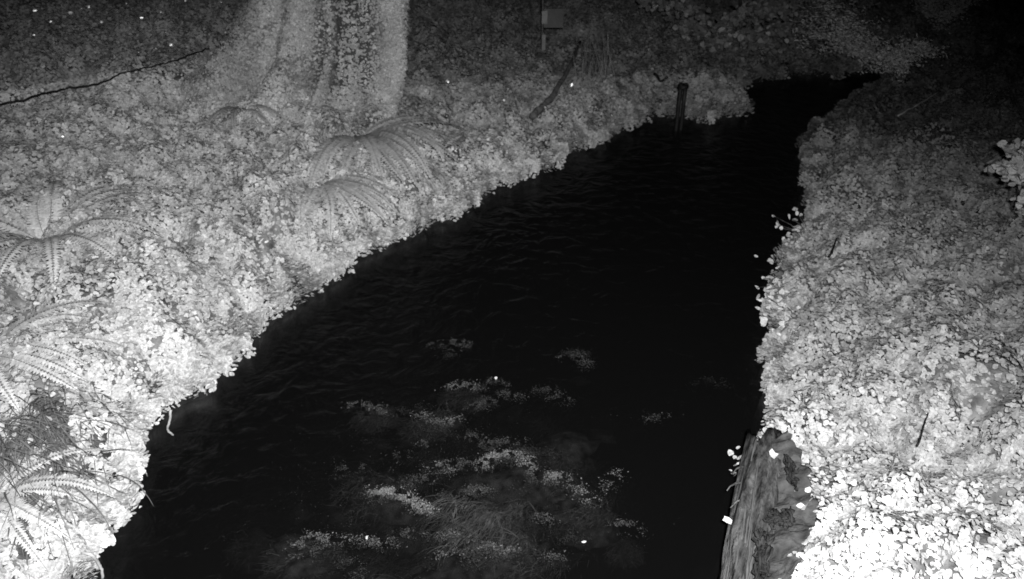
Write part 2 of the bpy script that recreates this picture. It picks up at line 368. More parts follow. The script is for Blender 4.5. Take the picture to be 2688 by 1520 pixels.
def chunk(mask, name, label, cat, k=1.0):
    o = leaves(name, P3[mask], N[mask], S[mask], M_leaf, tone=tone[mask] * k, vary=True); tag(o, label, cat, kind='stuff')
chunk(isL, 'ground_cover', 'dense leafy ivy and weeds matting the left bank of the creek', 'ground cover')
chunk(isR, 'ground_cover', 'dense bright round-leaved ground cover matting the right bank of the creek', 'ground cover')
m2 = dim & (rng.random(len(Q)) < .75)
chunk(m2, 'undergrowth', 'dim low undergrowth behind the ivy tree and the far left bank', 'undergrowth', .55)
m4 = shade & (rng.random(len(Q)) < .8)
chunk(m4, 'undergrowth', 'wet undergrowth with painted-in shade in the upper left corner beyond the vine', 'undergrowth', .64)
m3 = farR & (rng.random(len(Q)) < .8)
chunk(m3, 'undergrowth', 'very dark distant undergrowth beyond the far end of the creek', 'undergrowth', .5)  # fading light at the far end put into the leaf tone
print('leaves', isL.sum(), isR.sum(), m2.sum(), m3.sum())

# tiny wet leaves that glint back at the lamp
M_wet = mat('wet_leaf', .6, .22, 1.0)
ci = rng.choice(np.flatnonzero(m4), 520); ci = ci[fbm(x[ci] * 1.6, y[ci] * 1.6, 7, 2) > .45]
ck = np.flatnonzero(isL & (near > 5.5)); ci = np.concatenate([ci, rng.choice(ck, 9)])
pw = P3[ci] + [0, 0, .05]; nw = np.array(lamp.location)[None] - pw; nw /= np.linalg.norm(nw, axis=1, keepdims=True)
wl = leaves('wet_leaves', pw, nw + rng.normal(0, .06, pw.shape), rng.uniform(.015, .045, len(pw)), M_wet, tone=np.ones(len(pw)) * 1.2); tag(wl, 'scattered tiny glinting wet leaves on the upper left bank', 'leaves', kind='stuff')

# ================================================================== IVY TREE
tb = on_ground(905, 235); tb[2] -= .1
tree = empty('ivy_tree', tb, 'large tree trunk wrapped in pale ivy with flared root foot on left bank', 'tree')
CA = math.atan2(-tb[1], -tb[0])
LOBES = ((-1.42, .38, .30, 1.55, .95), (-.92, .15, .16, .70, .60), (-.50, .12, .14, .30, .45), (.95, .28, .34, .04, .35), (2.6, .6, .2, .3, .5))
def lobe(a, h):
    s_ = 0
    for a0_, w_, c0, cb, fh in LOBES:
        a0_ = a0_ - (.5 * math.exp(-h / .6) if a0_ == .95 else 0); dd = ((a - CA - a0_ - .12 * math.sin(h * 2.3 + a0_) + math.pi) % (2 * math.pi)) - math.pi
        s_ += (c0 + cb * math.exp(-h / fh)) * math.exp(-(dd / w_) ** 2)
    return s_
def trunk_r(a, h): return (.37 + .10 * (float(vnoise(np.array(a * 3.1 + 30), np.array(h * 3.3), 3)) - .5) + .05 * (float(vnoise(np.array(a * 9.1 + 60), np.array(h * 8.), 5)) - .5) + .10 * math.exp(-h / .3) + lobe(a, h)) * (1 - .04 * h)
V = []; F = []; ns = 72; hs = list(np.linspace(0, 2.2, 30)) + list(np.linspace(2.5, 7, 12))
for h in hs:
    for k in range(ns):
        a = 2 * math.pi * k / ns; r = trunk_r(a, min(h, 6)) ; V.append((tb[0] + .10 * h + r * math.cos(a), tb[1] + .12 * h + r * math.sin(a), tb[2] + h))
for i in range(len(hs) - 1):
    for k in range(ns): F.append((i * ns + k, i * ns + (k + 1) % ns, (i + 1) * ns + (k + 1) % ns, (i + 1) * ns + k))
F.append(tuple((len(hs) - 1) * ns + k for k in range(ns)))
M_moss_shade = mat('mossy_shaded_bark', .36, .85, .2, .35, 9, .02, 30, stretch=(6, 6, 1.2), attr='tone')
tk = obj('trunk', (V, F), M_moss_shade, tree); at_ = tk.data.attributes.new('tone', 'FLOAT', 'POINT')          # mossy ridges; furrow shade painted as darker tone between them
at_.data.foreach_set('value', np.array([.26 + .42 * float(sstep(.06, .26, lobe(2 * math.pi * k / ns, h))) for h in hs for k in range(ns)], np.float32))
for a, l in ((20, 2.2), (150, 2.6), (265, 1.8)):
    c = np.array([tb[0] + .6, tb[1] + .7, tb[2] + 5.6]); dv = np.array([math.cos(R(a)), math.sin(R(a)), .9])
    obj('limb', tube_geo(curve_pts([c, c + dv * l * .5, c + dv * l + [0, 0, .6]], 10, .02), np.linspace(.16, .05, 10), 8, .1), M_bark, tree)
n = 210000; A = CA + rng.uniform(-2.2, 2.0, n); H = rng.random(n) ** 1.3 * 4.2
rr = np.array([.37 + .10 * math.exp(-h / .3) + lobe(a, h) for a, h in zip(A, H)]) + .10 * (vnoise((A % (2 * math.pi)) * 3.1 + 30, H * 3.3, 3) - .5) + .05 * (vnoise((A % (2 * math.pi)) * 9.1 + 60, H * 8., 5) - .5); rr = rr * (1 - .04 * H)
bare_ = 1 - sstep(.10, .28, np.array([lobe(a, h) for a, h in zip(A, H)]))
cl = fbm(A * 5 + 40, H * 3.2, 2, 3); kp = rng.random(n) < (.30 + .70 * sstep(.36, .50, cl)) * (1 - .90 * bare_)
A, H, rr, cl = A[kp], H[kp], rr[kp], cl[kp]; n = len(A)
off = .02 + rng.random(n) * .14 * np.clip(cl * 1.8, 0, 1)
PT = np.column_stack([tb[0] + .10 * H + (rr + off) * np.cos(A), tb[1] + .12 * H + (rr + off) * np.sin(A), tb[2] + H])
dA = np.array([(lobe(a + .04, h) - lobe(a - .04, h)) / .08 for a, h in zip(A, H)]) / (rr + .01) * .8
NT = np.column_stack([np.cos(A) + dA * np.sin(A), np.sin(A) - dA * np.cos(A), .35 + .8 * np.exp(-H / .4)]); NT /= np.linalg.norm(NT, axis=1, keepdims=True); NT += rng.normal(0, .24, (n, 3))
ivy = leaves('ivy', PT, NT, rng.uniform(.013, .036, n) * np.where(rng.random(n) < .2, 1.5, 1), M_leaf, tree, tone=(rng.normal(.74, .10, n) * (.50 + .95 * fbm(A * 7 + 40, H * 2.6, 4, 3))).clip(.4, 1.3), vary=True); ivy['kind'] = 'stuff'

# ================================================================== LOG AT THE RIGHT SHORE
lb = at(1990, 1475, .3); 
a0 = at(2022, 1176, .34); a1 = at(1996, 1330, .32); a2 = at(1985, 1450, .28); a3 = at(1972, 1580, .24)
lg = empty('rotten_log', (a2[0], a2[1], .3), 'fibrous grey rotten log lying along the right water edge, broken at its far end', 'log')
cen = curve_pts([a0, a1, a2, a3, at(1958, 1760, .20)], 46); V = []; F = []; ns = 44
for i, c in enumerate(cen):
    t = i / 45; tg = cen[min(i + 1, 45)] - cen[max(i - 1, 0)]; tg /= np.linalg.norm(tg); sd = np.cross(tg, [0, 0, 1.]); sd /= np.linalg.norm(sd); up = np.cross(sd, tg)
    wd = .135 + .065 * t
    for k in range(ns):
        a = 2 * math.pi * k / ns
        rid = .22 * float(vnoise(np.array(a * 4.6 + (.8 * t)), np.array(t * 2.6), 2)) * 2 + .06 * math.sin(a * 13 + 2.2 * math.sin(t * 6)) + .05 * math.sin(a * 7 + t * 5)
        r = wd * (.80 + rid)
        ragged = (0 if i else .10 * math.sin(a * 5) + .05 * math.sin(a * 11))
        V.append(c + sd * math.cos(a) * r + up * math.sin(a) * r * .8 - tg * ragged)
for i in range(45):
    for k in range(ns): F.append((i * ns + k, i * ns + (k + 1) % ns, (i + 1) * ns + (k + 1) % ns, (i + 1) * ns + k))
F.append(tuple(range(ns))[::-1])
# log mesh: local z runs along the grain
def aligned(name, V, F, m, parent, axis):
    z = Vector(axis).normalized(); q = z.to_track_quat('Z', 'Y'); me = bpy.data.meshes.new(name); inv = q.inverted(); L0 = Vector(parent.location)
    me.from_pydata([tuple(inv @ (Vector(v) - L0)) for v in V], [], F)
    for p in me.polygons: p.use_smooth = True
    me.materials.append(m); o = bpy.data.objects.new(name, me); o.rotation_euler = q.to_euler(); return link(o, parent)
aligned('bark', V, F, M_log, lg, cen[30] - cen[5])
def strips(n, seed, rad, ln):
    r_ = np.random.default_rng(seed); G = []
    for _ in range(n):
        i = int(r_.integers(0, 36)); j = min(45, i + int(r_.integers(5, ln))); an = r_.uniform(R(15), R(165)); pts = []
        for k in range(i, j + 1, 1):
            c = cen[k]; tg = cen[min(k + 1, 45)] - cen[max(k - 1, 0)]; tg /= np.linalg.norm(tg); sd = np.cross(tg, [0, 0, 1.]); up = np.cross(sd, tg); wd = (.135 + .065 * k / 45) * .99
            an += r_.normal(0, .012); pts.append(c + sd * math.cos(an) * wd + up * math.sin(an) * wd * .8)
        G.append(tube_geo(pts, [rad * (1 + .3 * math.sin(k)) * (1 - abs(2 * k / len(pts) - 1) ** 3 * .8) for k in range(len(pts))], 5, .15))
    return join(G)
aligned('wood_fibres', *strips(60, 5, .007, 22), mat('pale_fibre', .10, .8, .2, .4, 9), lg, cen[30] - cen[5])
# splintered bits sticking out over the water
G = []
for (qx, qy, dx, dy, l) in ((1985, 1178, -18, -32, .22), (1975, 1205, -25, -6, .16), (1930, 1225, -30, 20, .14), (1925, 1265, -40, 22, .2), (1935, 1310, -38, 22, .2), (1990, 1160, 30, 10, .2), (1965, 1190, -12, 30, .14)):
    qx += 22; p = at(qx, qy, .36); q = at(qx + dx, qy + dy, .38 + .02); G.append(tube_geo(curve_pts([p, (p + q) / 2 + [0, 0, .02], q], 6, .004), np.linspace(.009, .003, 6), 5))
obj('splinter', join(G), M_bark, lg)
# eroded earth face between log and leaves
soilp = [(2060, 1190), (2088, 1250), (2108, 1320), (2122, 1400), (2095, 1450), (2060, 1470), (2035, 1560)]
eb = on_ground(2085, 1350)
V = []; F = []
rows = np.linspace(1165, 1560, 60)
for r_i, yy in enumerate(rows):
    xr = np.interp(yy, [1165, 1250, 1320, 1420, 1450, 1560], [2055, 2105, 2125, 2140, 2110, 2060]) + 7 * math.sin(yy * .13) + 5 * math.sin(yy * .31); xl = np.interp(yy, [1165, 1300, 1560], [2010, 1990, 1965])
    for c_i, t in enumerate(np.linspace(0, 1, 24)):
        p = at(xl + (xr - xl) * t, yy, .40); p[2] = .38 + .13 * t + .12 * (float(fbm(np.array(p[0] * 9), np.array(p[1] * 9), 1, 4)) - .4); V.append(p)
for i in range(59):
    for k in range(23): F.append((i * 24 + k, (i + 1) * 24 + k, (i + 1) * 24 + k + 1, i * 24 + k + 1))
n0 = len(V); V += [np.array([v[0], v[1], -.05]) for v in V]
ring = [k for k in range(24)] + [i * 24 + 23 for i in range(1, 60)] + [59 * 24 + k for k in range(22, -1, -1)] + [i * 24 for i in range(58, 0, -1)]
for a, b in zip(ring, ring[1:] + ring[:1]): F.append((a, b, b + n0, a + n0))
eo = obj('earth_bank', (V, F), mat('bare_earth', .075, .9, .15, .6, 9, .03, 16), origin=tuple(eb)); tag(eo, 'smooth bare earth face wedged between the rotten log and the bright leaves', 'earth bank')
# dark tube clusters added as the shade of hollows and a shadow line
def blob(c, r, sx=1, sy=1, sz=1, amp=.25, sub=3, seed=0):
    import bmesh
    bm = bmesh.new(); bmesh.ops.create_icosphere(bm, subdivisions=sub, radius=1)
    for v in bm.verts:
        nn = float(fbm(np.array(v.co.x * 1.3 + seed * 3.7), np.array(v.co.y * 1.3 + v.co.z * 1.7 + seed), seed, 3))
        n2 = float(fbm(np.array(v.co.x * 4.3 + seed), np.array(v.co.y * 4.3 + v.co.z * 3.1), seed + 1, 3))
        v.co *= 1 + amp * (nn - .5) * 2 + amp * .45 * (n2 - .5) * 2
    V = [np.array([c[0] + v.co.x * r * sx, c[1] + v.co.y * r * sy, c[2] + v.co.z * r * sz]) for v in bm.verts]; F = [tuple(v.index for v in f.verts) for f in bm.faces]; bm.free()
    return V, F
M_hollow = mat('dark_hollow', .03, .7, .15, .6, 12, .01, 40)
for (quads, nr, lab) in (([(2020, 1340), (2070, 1335), (2075, 1385), (2015, 1370)], 60, 'dark tubes in place of a shaded hollow in the middle of the bare earth beside the log'),
                         ([(2060, 1195), (2082, 1215), (2092, 1280), (2072, 1265)], 46, 'dark tubes in place of a long shaded hollow at the upper right rim of the bare earth'),
                         ([(1992, 1400), (2022, 1400), (2010, 1515), (1985, 1515)], 70, 'dark tubes in place of the shadow line between the log and the earth face')):
    qq = np.array(quads, float); G = []
    for _ in range(nr):
        a_, b_ = rng.random(2); c_, d_ = np.clip([a_ + rng.normal(0, .35), b_ + rng.normal(0, .4)], -.05, 1.05)
        f_ = lambda u, v: (qq[0] * (1 - u) + qq[1] * u) * (1 - v) + (qq[3] * (1 - u) + qq[2] * u) * v
        p0 = at(*f_(a_, b_), .49 + rng.normal(0, .012)); p1 = at(*f_(c_, d_), .49 + rng.normal(0, .012)); mid = (p0 + p1) / 2 + rng.normal(0, .02, 3)
        G.append(tube_geo(curve_pts([p0, mid, p1], 6, .003), [.007, .010, .009, .008, .007, .004], 5, .2))
    p = at(*qq.mean(0), .49); o = obj('hollow_shade', join(G), M_hollow, origin=tuple(p)); tag(o, lab, 'roots')
# loose leaves on and beside the log
def one_leaf(name, px_, py_, z, size, nrm, label, m=M_leaf, stem=None):
    p = at(px_, py_, z); o = leaves(name, p[None], np.array([nrm], float), np.array([size]), m, tone=np.array([.95]), jag=.16, vary=True, origin=tuple(p))
    return tag(o, label, 'leaf')
lf = one_leaf('leaf', 1912, 1367, .33, .062, (-.2, -.7, .8), 'single white leaf poking over the black water left of the log')
one_leaf('leaf', 2030, 1192, .50, .062, (0, -.5, .9), 'bright leaf lying on the broken far end of the log')
one_leaf('leaf', 2102, 1328, .52, .045, (0, -.5, .9), 'white leaf at the right rim of the bare earth face')
for (qx, qy, lab) in ((1302, 992, 'leaf shape added as a white glint mid creek above the stones'), (1533, 1422, 'leaf shape added as a white glint on the dark water near the bottom, right of the stones'), (963, 1411, 'leaf shape added as a pale glint at the lower left of the stones')):
    one_leaf('water_glint', qx, qy, .012, .026, (0, -.5, 1), lab)  # leaf meshes added to stand for white glints on the water

# ================================================================== DEAD FERN / STRAW CLUMPS, BOTTOM LEFT
def straw(qx, qy, n, L0, spread, aim, label, cat='dead fern', m=M_straw, W0=.012, droop=1.0, name='dead_fern', up=.8, thing_group=None):
    c = on_ground(qx, qy); e = empty(name, (c[0], c[1], c[2]), label, cat, thing_group)
    rt = np.column_stack([c[0] + rng.normal(0, spread, n), c[1] + rng.normal(0, spread, n), np.zeros(n)]); rt[:, 2] = np.maximum(height(rt[:, :2]), 0) + .03
    ad = rng.normal(0, .45, n) + R(aim)
    dr = np.column_stack([np.cos(ad), np.sin(ad), rng.uniform(up * .4, up * 1.3, n)])
    o = blades('blades', rt, dr, rng.uniform(.5, 1.1, n) * L0, rng.uniform(.5, 1.3, n) * W0, m, e, droop=droop, seg=8)
    return e
straw(120, 1090, 190, .55, .16, -65, 'dark drooping dead fern fronds in the upper gap of the bright leaves, bottom left')
straw(60, 1200, 230, .60, .20, -60, 'largest clump of dead straw-like fronds at the left edge of the photo')
straw(70, 1370, 90, .40, .11, -90, 'small brown dead frond clump near the bottom left corner')
straw(100, 1230, 90, .34, .12, -60, 'dead fronds hanging toward the water on the lower left bank')
M_fern = mat('fern', .58, .55, .25, .25, 40, attr='tone')
def frond_geo(base, az, L, rise, wmax, tn):
    """one arching frond: a midrib and two rows of tapering leaflets"""
    nseg = 40; bend = rng.normal(0, .012); p = np.array(base, float); el = rise; pts = []; dirs = []
    for i in range(nseg + 1):
        dv = np.array([math.cos(az) * math.cos(el), math.sin(az) * math.cos(el), math.sin(el)]); pts.append(p.copy()); dirs.append(dv)
        p = p + dv * L / nseg; el -= (rise + .75) / nseg; az += bend + rng.normal(0, .008)
    V = []; S_ = []; T = []
    for i in range(nseg):
        dv = dirs[i]; sd = np.cross(dv, [0, 0, 1.]); sd /= np.linalg.norm(sd); up = np.cross(sd, dv); t = i / nseg; wl = wmax * min(1, .25 + t * 4) * (1 - t) ** .6
        a_, b_ = pts[i], pts[i + 1]; V += [a_ - sd * .003, a_ + sd * .003, b_ + sd * .003, b_ - sd * .003]; S_.append(4); T.append(.5)
        for sg in (-1, 1):
            q = a_; dr_ = sd * sg + dv * .35 + up * rng.normal(-.12, .10); dr_ /= np.linalg.norm(dr_); l = wl * rng.uniform(.85, 1.1); hw = L / nseg * .66
            V += [q, q + dr_ * l * .35 + dv * hw, q + dr_ * l, q + dr_ * l * .35 - dv * hw]; S_.append(4); T.append(tn * rng.uniform(.93, 1.05))
    return np.array(V), S_, T
def fern(qx, qy, n, L, azr, rise, label, tn=1., lift=.03):
    c = on_ground(qx, qy); c[2] += lift; e = empty('sword_fern', tuple(c), label, 'fern')
    for i in range(n):
        az = R(azr[0] + (azr[1] - azr[0]) * (i + rng.uniform(.1, .9)) / n)
        V, S_, T = frond_geo(c, az, L * rng.uniform(.75, 1.1), rise * rng.uniform(.8, 1.15), .115 * L, tn * rng.uniform(.85, 1.1))
        mesh_np('frond', V, np.array(S_), np.arange(len(V)), M_fern, e, np.array(T))
fern(135, 665, 15, 1.15, (-175, 160), .95, 'large pale sword fern with arching fronds on the left bank near the photo edge', 1.1)
fern(-30, 960, 11, 1.0, (-85, 60), .8, 'bright sword fern reaching in from the left edge above the dead fronds', 1.05)
fern(-20, 1330, 8, .75, (-70, 60), .7, 'sword fern at the left edge below the dead fronds', 1.0)
fern(945, 375, 22, 1.30, (-115, 35), .62, 'sword fern with fronds arching down right, middle of the left bank', .80)
fern(830, 500, 18, 1.05, (-110, 10), .55, 'sword fern with drooping fronds close above the left shore', .90)
fern(640, 300, 7, .7, (-150, 20), .7, 'small faint sword fern under the left root of the ivy tree', .8)
tufts = [(1120, 470, 60, .5, -40, 'thin arching grass tuft right of the mid-bank fern'),
         (870, 350, 90, .6, -70, 'faint grass tuft below the foot of the ivy tree'),
         (690, 540, 80, .45, -80, 'short grass beside the dark gap on the left bank'),
         (1340, 270, 70, .6, -60, 'thin grass tuft left of the curved fallen branch'),
         (1585, 235, 26, .8, 85, 'tall upright thin stems between the curved branch and the dark post'),
         (1520, 230, 22, .5, 80, 'upright stems just right of the curved branch top')]
M_dull = mat('dull_stem', .2, .8, .2, .3, 14, attr='tone')
for qx, qy, n, L0, aim, lab in tufts:
    straw(qx, qy, n, L0, .10, aim, lab, 'grass', M_grass if aim < 0 else M_dull, .008, 1.6 if aim < 0 else .3, 'grass_tuft', 1.1 if aim < 0 else 3.)

# ================================================================== BRANCHES, TWIGS, VINE
def stick(name, pts, r0, r1, m, label, cat, n=26, jit=.006, lift=.1, ground=True, sub=None):
    W = []
    for (qx, qy) in pts:
        p = on_ground(qx, qy) if ground else at(qx, qy, .1)
        W.append(p + [0, 0, lift])
    c = curve_pts(W, n, jit); o = obj(name, tube_geo(c, np.linspace(r0, r1, n), 8, .12), m, origin=tuple(W[0])); return tag(o, label, cat)
stick('fallen_branch', [(1398, 352), (1440, 310), (1475, 255), (1505, 195), (1520, 150)], .045, .018, M_bark, 'dark curved fallen branch on the far left bank', 'branch', lift=.22)
stick('vine', [(qx_, qy_ + 58) for qx_, qy_ in [(-60, 300), (0, 288), (90, 268), (180, 238), (265, 225), (345, 198), (430, 172), (500, 150), (560, 125)]], .011, .007, M_dark, 'long thin dark vine stretched across the upper left bank', 'vine', 60, .006, .26)
stick('twig', [(2383, 1245), (2398, 1200), (2412, 1160)], .007, .003, M_dark, 'short dark twig standing in the bright leaves of the right bank', 'twig', 10, .002, lift=.22)
stick('twig', [(2166, 728), (2176, 705), (2186, 684)], .010, .005, M_dark, 'small dark twig on the upper right bank close to the shore leaves', 'twig', 8, lift=.22)
stick('twig', [(2345, 352), (2400, 322), (2455, 288)], .010, .005, M_twig, 'faint pale twig lying on the dark far right bank', 'twig', 10, lift=.24)
stick('twig', [(1715, 222), (1732, 240), (1755, 228), (1765, 224)], .022, .010, M_dark, 'small bent dark twig just left of the dark post', 'twig', 10, lift=.15)
def stem(pts, zs, r0, label):
    W = [at(a, b, z) for (a, b), z in zip(pts, zs)]; c = curve_pts(W, 18, .002)
    return tag(obj('creeper', tube_geo(c, np.linspace(r0, r0 * .7, 18), 8, .08), M_twig, origin=tuple(W[0])), label, 'creeper')
stem([(215, 1450), (240, 1456), (258, 1478), (268, 1500), (268, 1545)], [.22, .22, .12, .05, -.1], .011, 'pale curved creeper dropping into the water in the bottom left corner')
stem([(448, 1075), (446, 1100), (440, 1128), (455, 1142)], [.2, .14, .06, .0], .010, 'short pale creeper hanging from the left bank into the water')
stem([(365, 1195), (375, 1225), (388, 1250)], [.2, .08, -.03], .006, 'thin faint creeper entering the water below the hanging one')

# ================================================================== POST AND BOARD
pb = at(1781, 342, 0); post = empty('marker_post', (pb[0], pb[1], -.3), 'short dark double post standing in water at the far left shore', 'post')
ph = .66
def cyl(c, r, h, ns=14, tilt=0):
    return tube_geo([(c[0] + tilt * t, c[1], c[2] + h * t) for t in (0, .33, .66, 1)], [r] * 4, ns)
obj('pile', cyl((pb[0] - .032, pb[1], -.3), .026, ph + .28), M_dark, post)
obj('pile', cyl((pb[0] + .034, pb[1] + .02, -.3), .026, ph + .27), M_dark, post)
obj('cap', join([cyl((pb[0], pb[1], -.3 + ph + .22), .070, .04)]), M_dark, post)
bb = on_ground(1425, 150)
bo = empty('notice_board', tuple(bb), 'square pale blank board fixed to a thin pole at the top of the photo', 'sign')
# pole leans nowhere; board 55 px wide
u = at(1422, 20, 1.4)
def ray_at_y(qx, qy, Y): d_ = ray(qx, qy); s = Y / d_[1]; return np.array([d_[0] * s, Y, CAM_H + d_[2] * s])
Yb = bb[1]; tl = ray_at_y(1428, 22, Yb - .05); br = ray_at_y(1478, 72, Yb - .05); pt = ray_at_y(1422, -25, Yb)
obj('pole', cyl((ray_at_y(1424, 50, Yb)[0], Yb, bb[2] - .1), .012, pt[2] - bb[2] + .1, 12), M_bark, bo)
def boxgeo(a, b):
    V = [(x_, y_, z_) for z_ in (a[2], b[2]) for y_ in (a[1], b[1]) for x_ in (a[0], b[0])]
    return V, [(0, 2, 3, 1), (4, 5, 7, 6), (0, 1, 5, 4), (1, 3, 7, 5), (3, 2, 6, 7), (2, 0, 4, 6)]
obj('board', boxgeo((tl[0], Yb - .07, br[2]), (br[0], Yb - .03, tl[2])), M_board, bo, smooth=False)
obj('bracket', boxgeo((tl[0] - .03, Yb - .085, br[2] + .06), (tl[0] + .05, Yb - .072, br[2] + .24)), M_metal, bo, smooth=False)
obj('gauge_strip', boxgeo((tl[0] - .02, Yb - .06, br[2] - .36), (tl[0] + .03, Yb - .035, br[2] - .10)), M_metal, bo, smooth=False)

# ================================================================== STONES IN THE CREEK
special = [(1395, 1195, .34, .8, .30, 'broad arched stone under the water in the middle of the creek'),
           (1000, 1268, .30, .9, .26, 'long slanted stone under the water, brightest of the left group'),
           (1475, 1258, .17, 1.0, .24, 'rounded stone under the water right of the arched one'),
           (1540, 1318, .17, 1.2, .22, 'lower stone under the water on the right of the group'),
           (1215, 1020, .15, .9, .22, 'small curved stone at the far end of the stone group'),
           (1160, 1075, .12, 1.0, .20, 'round pale stone under the water between far and middle stones'),
           (1120, 1100, .17, .8, .20, 'knobbly stone just below the round pale one'),
           (1480, 1170, .11, 1.4, .20, 'pale upright stone under the water right of centre'),
           (985, 1075, .16, .8, .20, 'dim stone ridge on the left of the far stones'),
           (790, 1430, .22, .9, .24, 'pale stone cluster near the bottom left of the creek bed'),
           (1330, 1435, .34, .6, .26, 'wide ridge stone near the bottom edge of the creek')]
def stone(qx, qy, r, asp, dz, label, top, group, i):
    p = at(qx, qy, -.1); p[2] = top - r * .42 - .09
    o = obj('creek_stone', blob(p, r, 1.25, asp, .42, .75, 4, i % 11), M_stone, origin=tuple(p)); o.rotation_euler = (0, 0, rng.uniform(-.6, .6)); tag(o, label, 'stone', group)
    if r > .10:
        n_ = int(2600 * r); a_ = rng.uniform(0, 6.28, n_); q_ = np.sqrt(rng.random(n_)); rt = np.column_stack([p[0] + 1.2 * r * q_ * np.cos(a_), p[1] + asp * r * q_ * np.sin(a_), p[2] + r * .42 * np.sqrt(1.02 - q_ ** 2)])
        al = blades('algae', rt, np.column_stack([rng.normal(-.5, .5, n_), rng.normal(-.6, .5, n_), rng.uniform(0, .5, n_)]), rng.uniform(.02, .10, n_), rng.uniform(.003, .008, n_), M_weed, o, droop=.4, seg=4, tone=rng.uniform(.2, .9, n_)); al.matrix_parent_inverse.identity(); al['kind'] = 'stuff'
        al.rotation_euler = (0, 0, -o.rotation_euler.z)
for i, (qx, qy, r, asp, dz, lab) in enumerate(special): stone(qx, qy, r, asp, dz, lab, -.075, 'stones on the creek bed', i)
k = 0
while k < 46:
    qx = rng.normal(1180, 260); qy = rng.normal(1270, 150)
    if qy > 1500 or qx < 650 or qx > 1750 or qy < 880: continue
    if qx < 1180 - (qy - 900) * 1.3: continue
    stone(qx, qy, rng.uniform(.05, .14), rng.uniform(.7, 1.2), 0, 'small faint stone under the dark water among the larger stones', -rng.uniform(.14, .30), 'small stones on the creek bed', k + 20); k += 1

nw_ = 34000; wp = np.column_stack([rng.normal(SH[0], 1.0, nw_), rng.normal(SH[1], 1.1, nw_)]); wd_, _ = field(wp)
wc = fbm(wp[:, 0] * 2.2, wp[:, 1] * 2.2, 6, 3); wp = wp[(wd_ < -.35) & (rng.random(nw_) < sstep(.38, .6, wc))]; nw_ = len(wp)
wr_ = np.column_stack([wp, height(wp) + .02]); wr_[:, 2] = np.minimum(wr_[:, 2] + .10, -.06)
tag(blades('water_weed', wr_, np.column_stack([rng.normal(-.6, .4, nw_), rng.normal(-.8, .4, nw_), rng.uniform(.1, .9, nw_)]), rng.uniform(.06, .22, nw_), rng.uniform(.004, .012, nw_), M_weed, droop=1.2, seg=5, tone=rng.uniform(.2, 1, nw_)), 'hazy submerged weed streaming over the creek bed between the stones', 'water weed', kind='stuff')

M_foam = mat('foam', .5, .6, .3, .3, 60, attr='tone')
FQ = []; FS = []; FT = []
def foam(pts, n, tn, label):
    c = curve_pts([at(a_, b_, .004) for a_, b_ in pts], 60); n = int(n * 4.2); i_ = rng.integers(0, 60, n); q = c[i_].copy(); k_ = rng.exponential(1, n)
    wob = .05 * (fbm(i_ * .12 + n, i_ * .0, 3, 3) - .5); amp = sstep(.30, .62, fbm(i_ * .25 + n, i_ * .0 + 3, 5, 3))
    q[:, 0] += rng.normal(0, .036, n) + wob; q[:, 1] += rng.normal(0, .018, n) - k_ * .035 + wob; q[:, 2] = .004 + rng.random(n) * .006
    pat = fbm(q[:, 0] * 22, q[:, 1] * 22, 2, 3); kk = rng.random(n) < (.45 + .55 * amp) * sstep(.36, .50, pat)
    FQ.append(q[kk]); FS.append((rng.uniform(.002, .010, n) * np.exp(-k_ * .22))[kk]); FT.append((1.15 * tn * rng.uniform(.2, 1.0, n) * np.exp(-k_ * .55) * (.35 + .65 * amp))[kk])
for pts, n_, tn, lab in (([(1262, 1228), (1288, 1197), (1330, 1186), (1375, 1200), (1398, 1240)], 900, .5, 'longest curved ripple of foam in the middle of the creek'),
    ([(975, 1285), (1030, 1288), (1080, 1310), (1132, 1342)], 900, .55, 'slanting streak of foam left of the middle of the creek'),
    ([(1183, 1014), (1215, 1003), (1252, 1014)], 360, .4, 'small hooked foam curl farthest up the creek'),
    ([(1092, 1085), (1122, 1094), (1165, 1106), (1195, 1100)], 380, .4, 'short foam streak just below the far curl'),
    ([(1440, 1252), (1470, 1243), (1508, 1280), (1562, 1322)], 700, .45, 'slanting foam streak right of the middle of the creek'),
    ([(915, 1062), (970, 1058), (1008, 1082)], 300, .3, 'faint foam curl on the left of the far streaks'),
    ([(1160, 1452), (1230, 1428), (1310, 1430), (1400, 1440)], 420, .3, 'wide faint foam line near the bottom edge'),
    ([(1588, 1288), (1602, 1252), (1618, 1238)], 140, .35, 'thin upright foam lick right of the slanting streak'),
    ([(1128, 1226), (1165, 1214), (1186, 1238)], 260, .35, 'small foam hook between the two big foam streaks'),
    ([(1130, 905), (1180, 893), (1225, 900)], 260, .22, 'dim foam patch above all others near mid creek'),
    ([(780, 1430), (820, 1400), (880, 1410), (950, 1405)], 420, .35, 'ragged foam patch lower left of the creek')):
    foam(pts, n_, tn, lab)
for _ in range(60):
    cx_ = rng.normal(1170, 230); cy_ = rng.uniform(900, 1500); r_ = rng.uniform(12, 42); a_ = rng.uniform(-.5, .5); 
    if cx_ < 1190 - (cy_ - 900) * .85: continue
    foam([(cx_ - r_, cy_ + r_ * (.4 + a_)), (cx_ - r_ * .3, cy_ - r_ * .1), (cx_ + r_ * .5, cy_), (cx_ + r_, cy_ + r_ * (.5 - a_))], int(r_ * 7), rng.uniform(.04, .20), '')
qf = np.array([at(a_, b_, .004) for a_, b_ in zip(rng.normal(1180, 260, 2600), rng.normal(1250, 150, 2600))]); fl_, _ = field(qf[:, :2]); kf = (fl_ < -.3) & (fbm(qf[:, 0] * 3, qf[:, 1] * 3, 1, 3) > .5)
qf = qf[kf]; FQ.append(qf); FS.append(rng.uniform(.003, .008, len(qf))); FT.append(rng.uniform(.01, .06, len(qf)))
FQ = np.vstack(FQ); FS = np.concatenate(FS); FT = np.concatenate(FT)
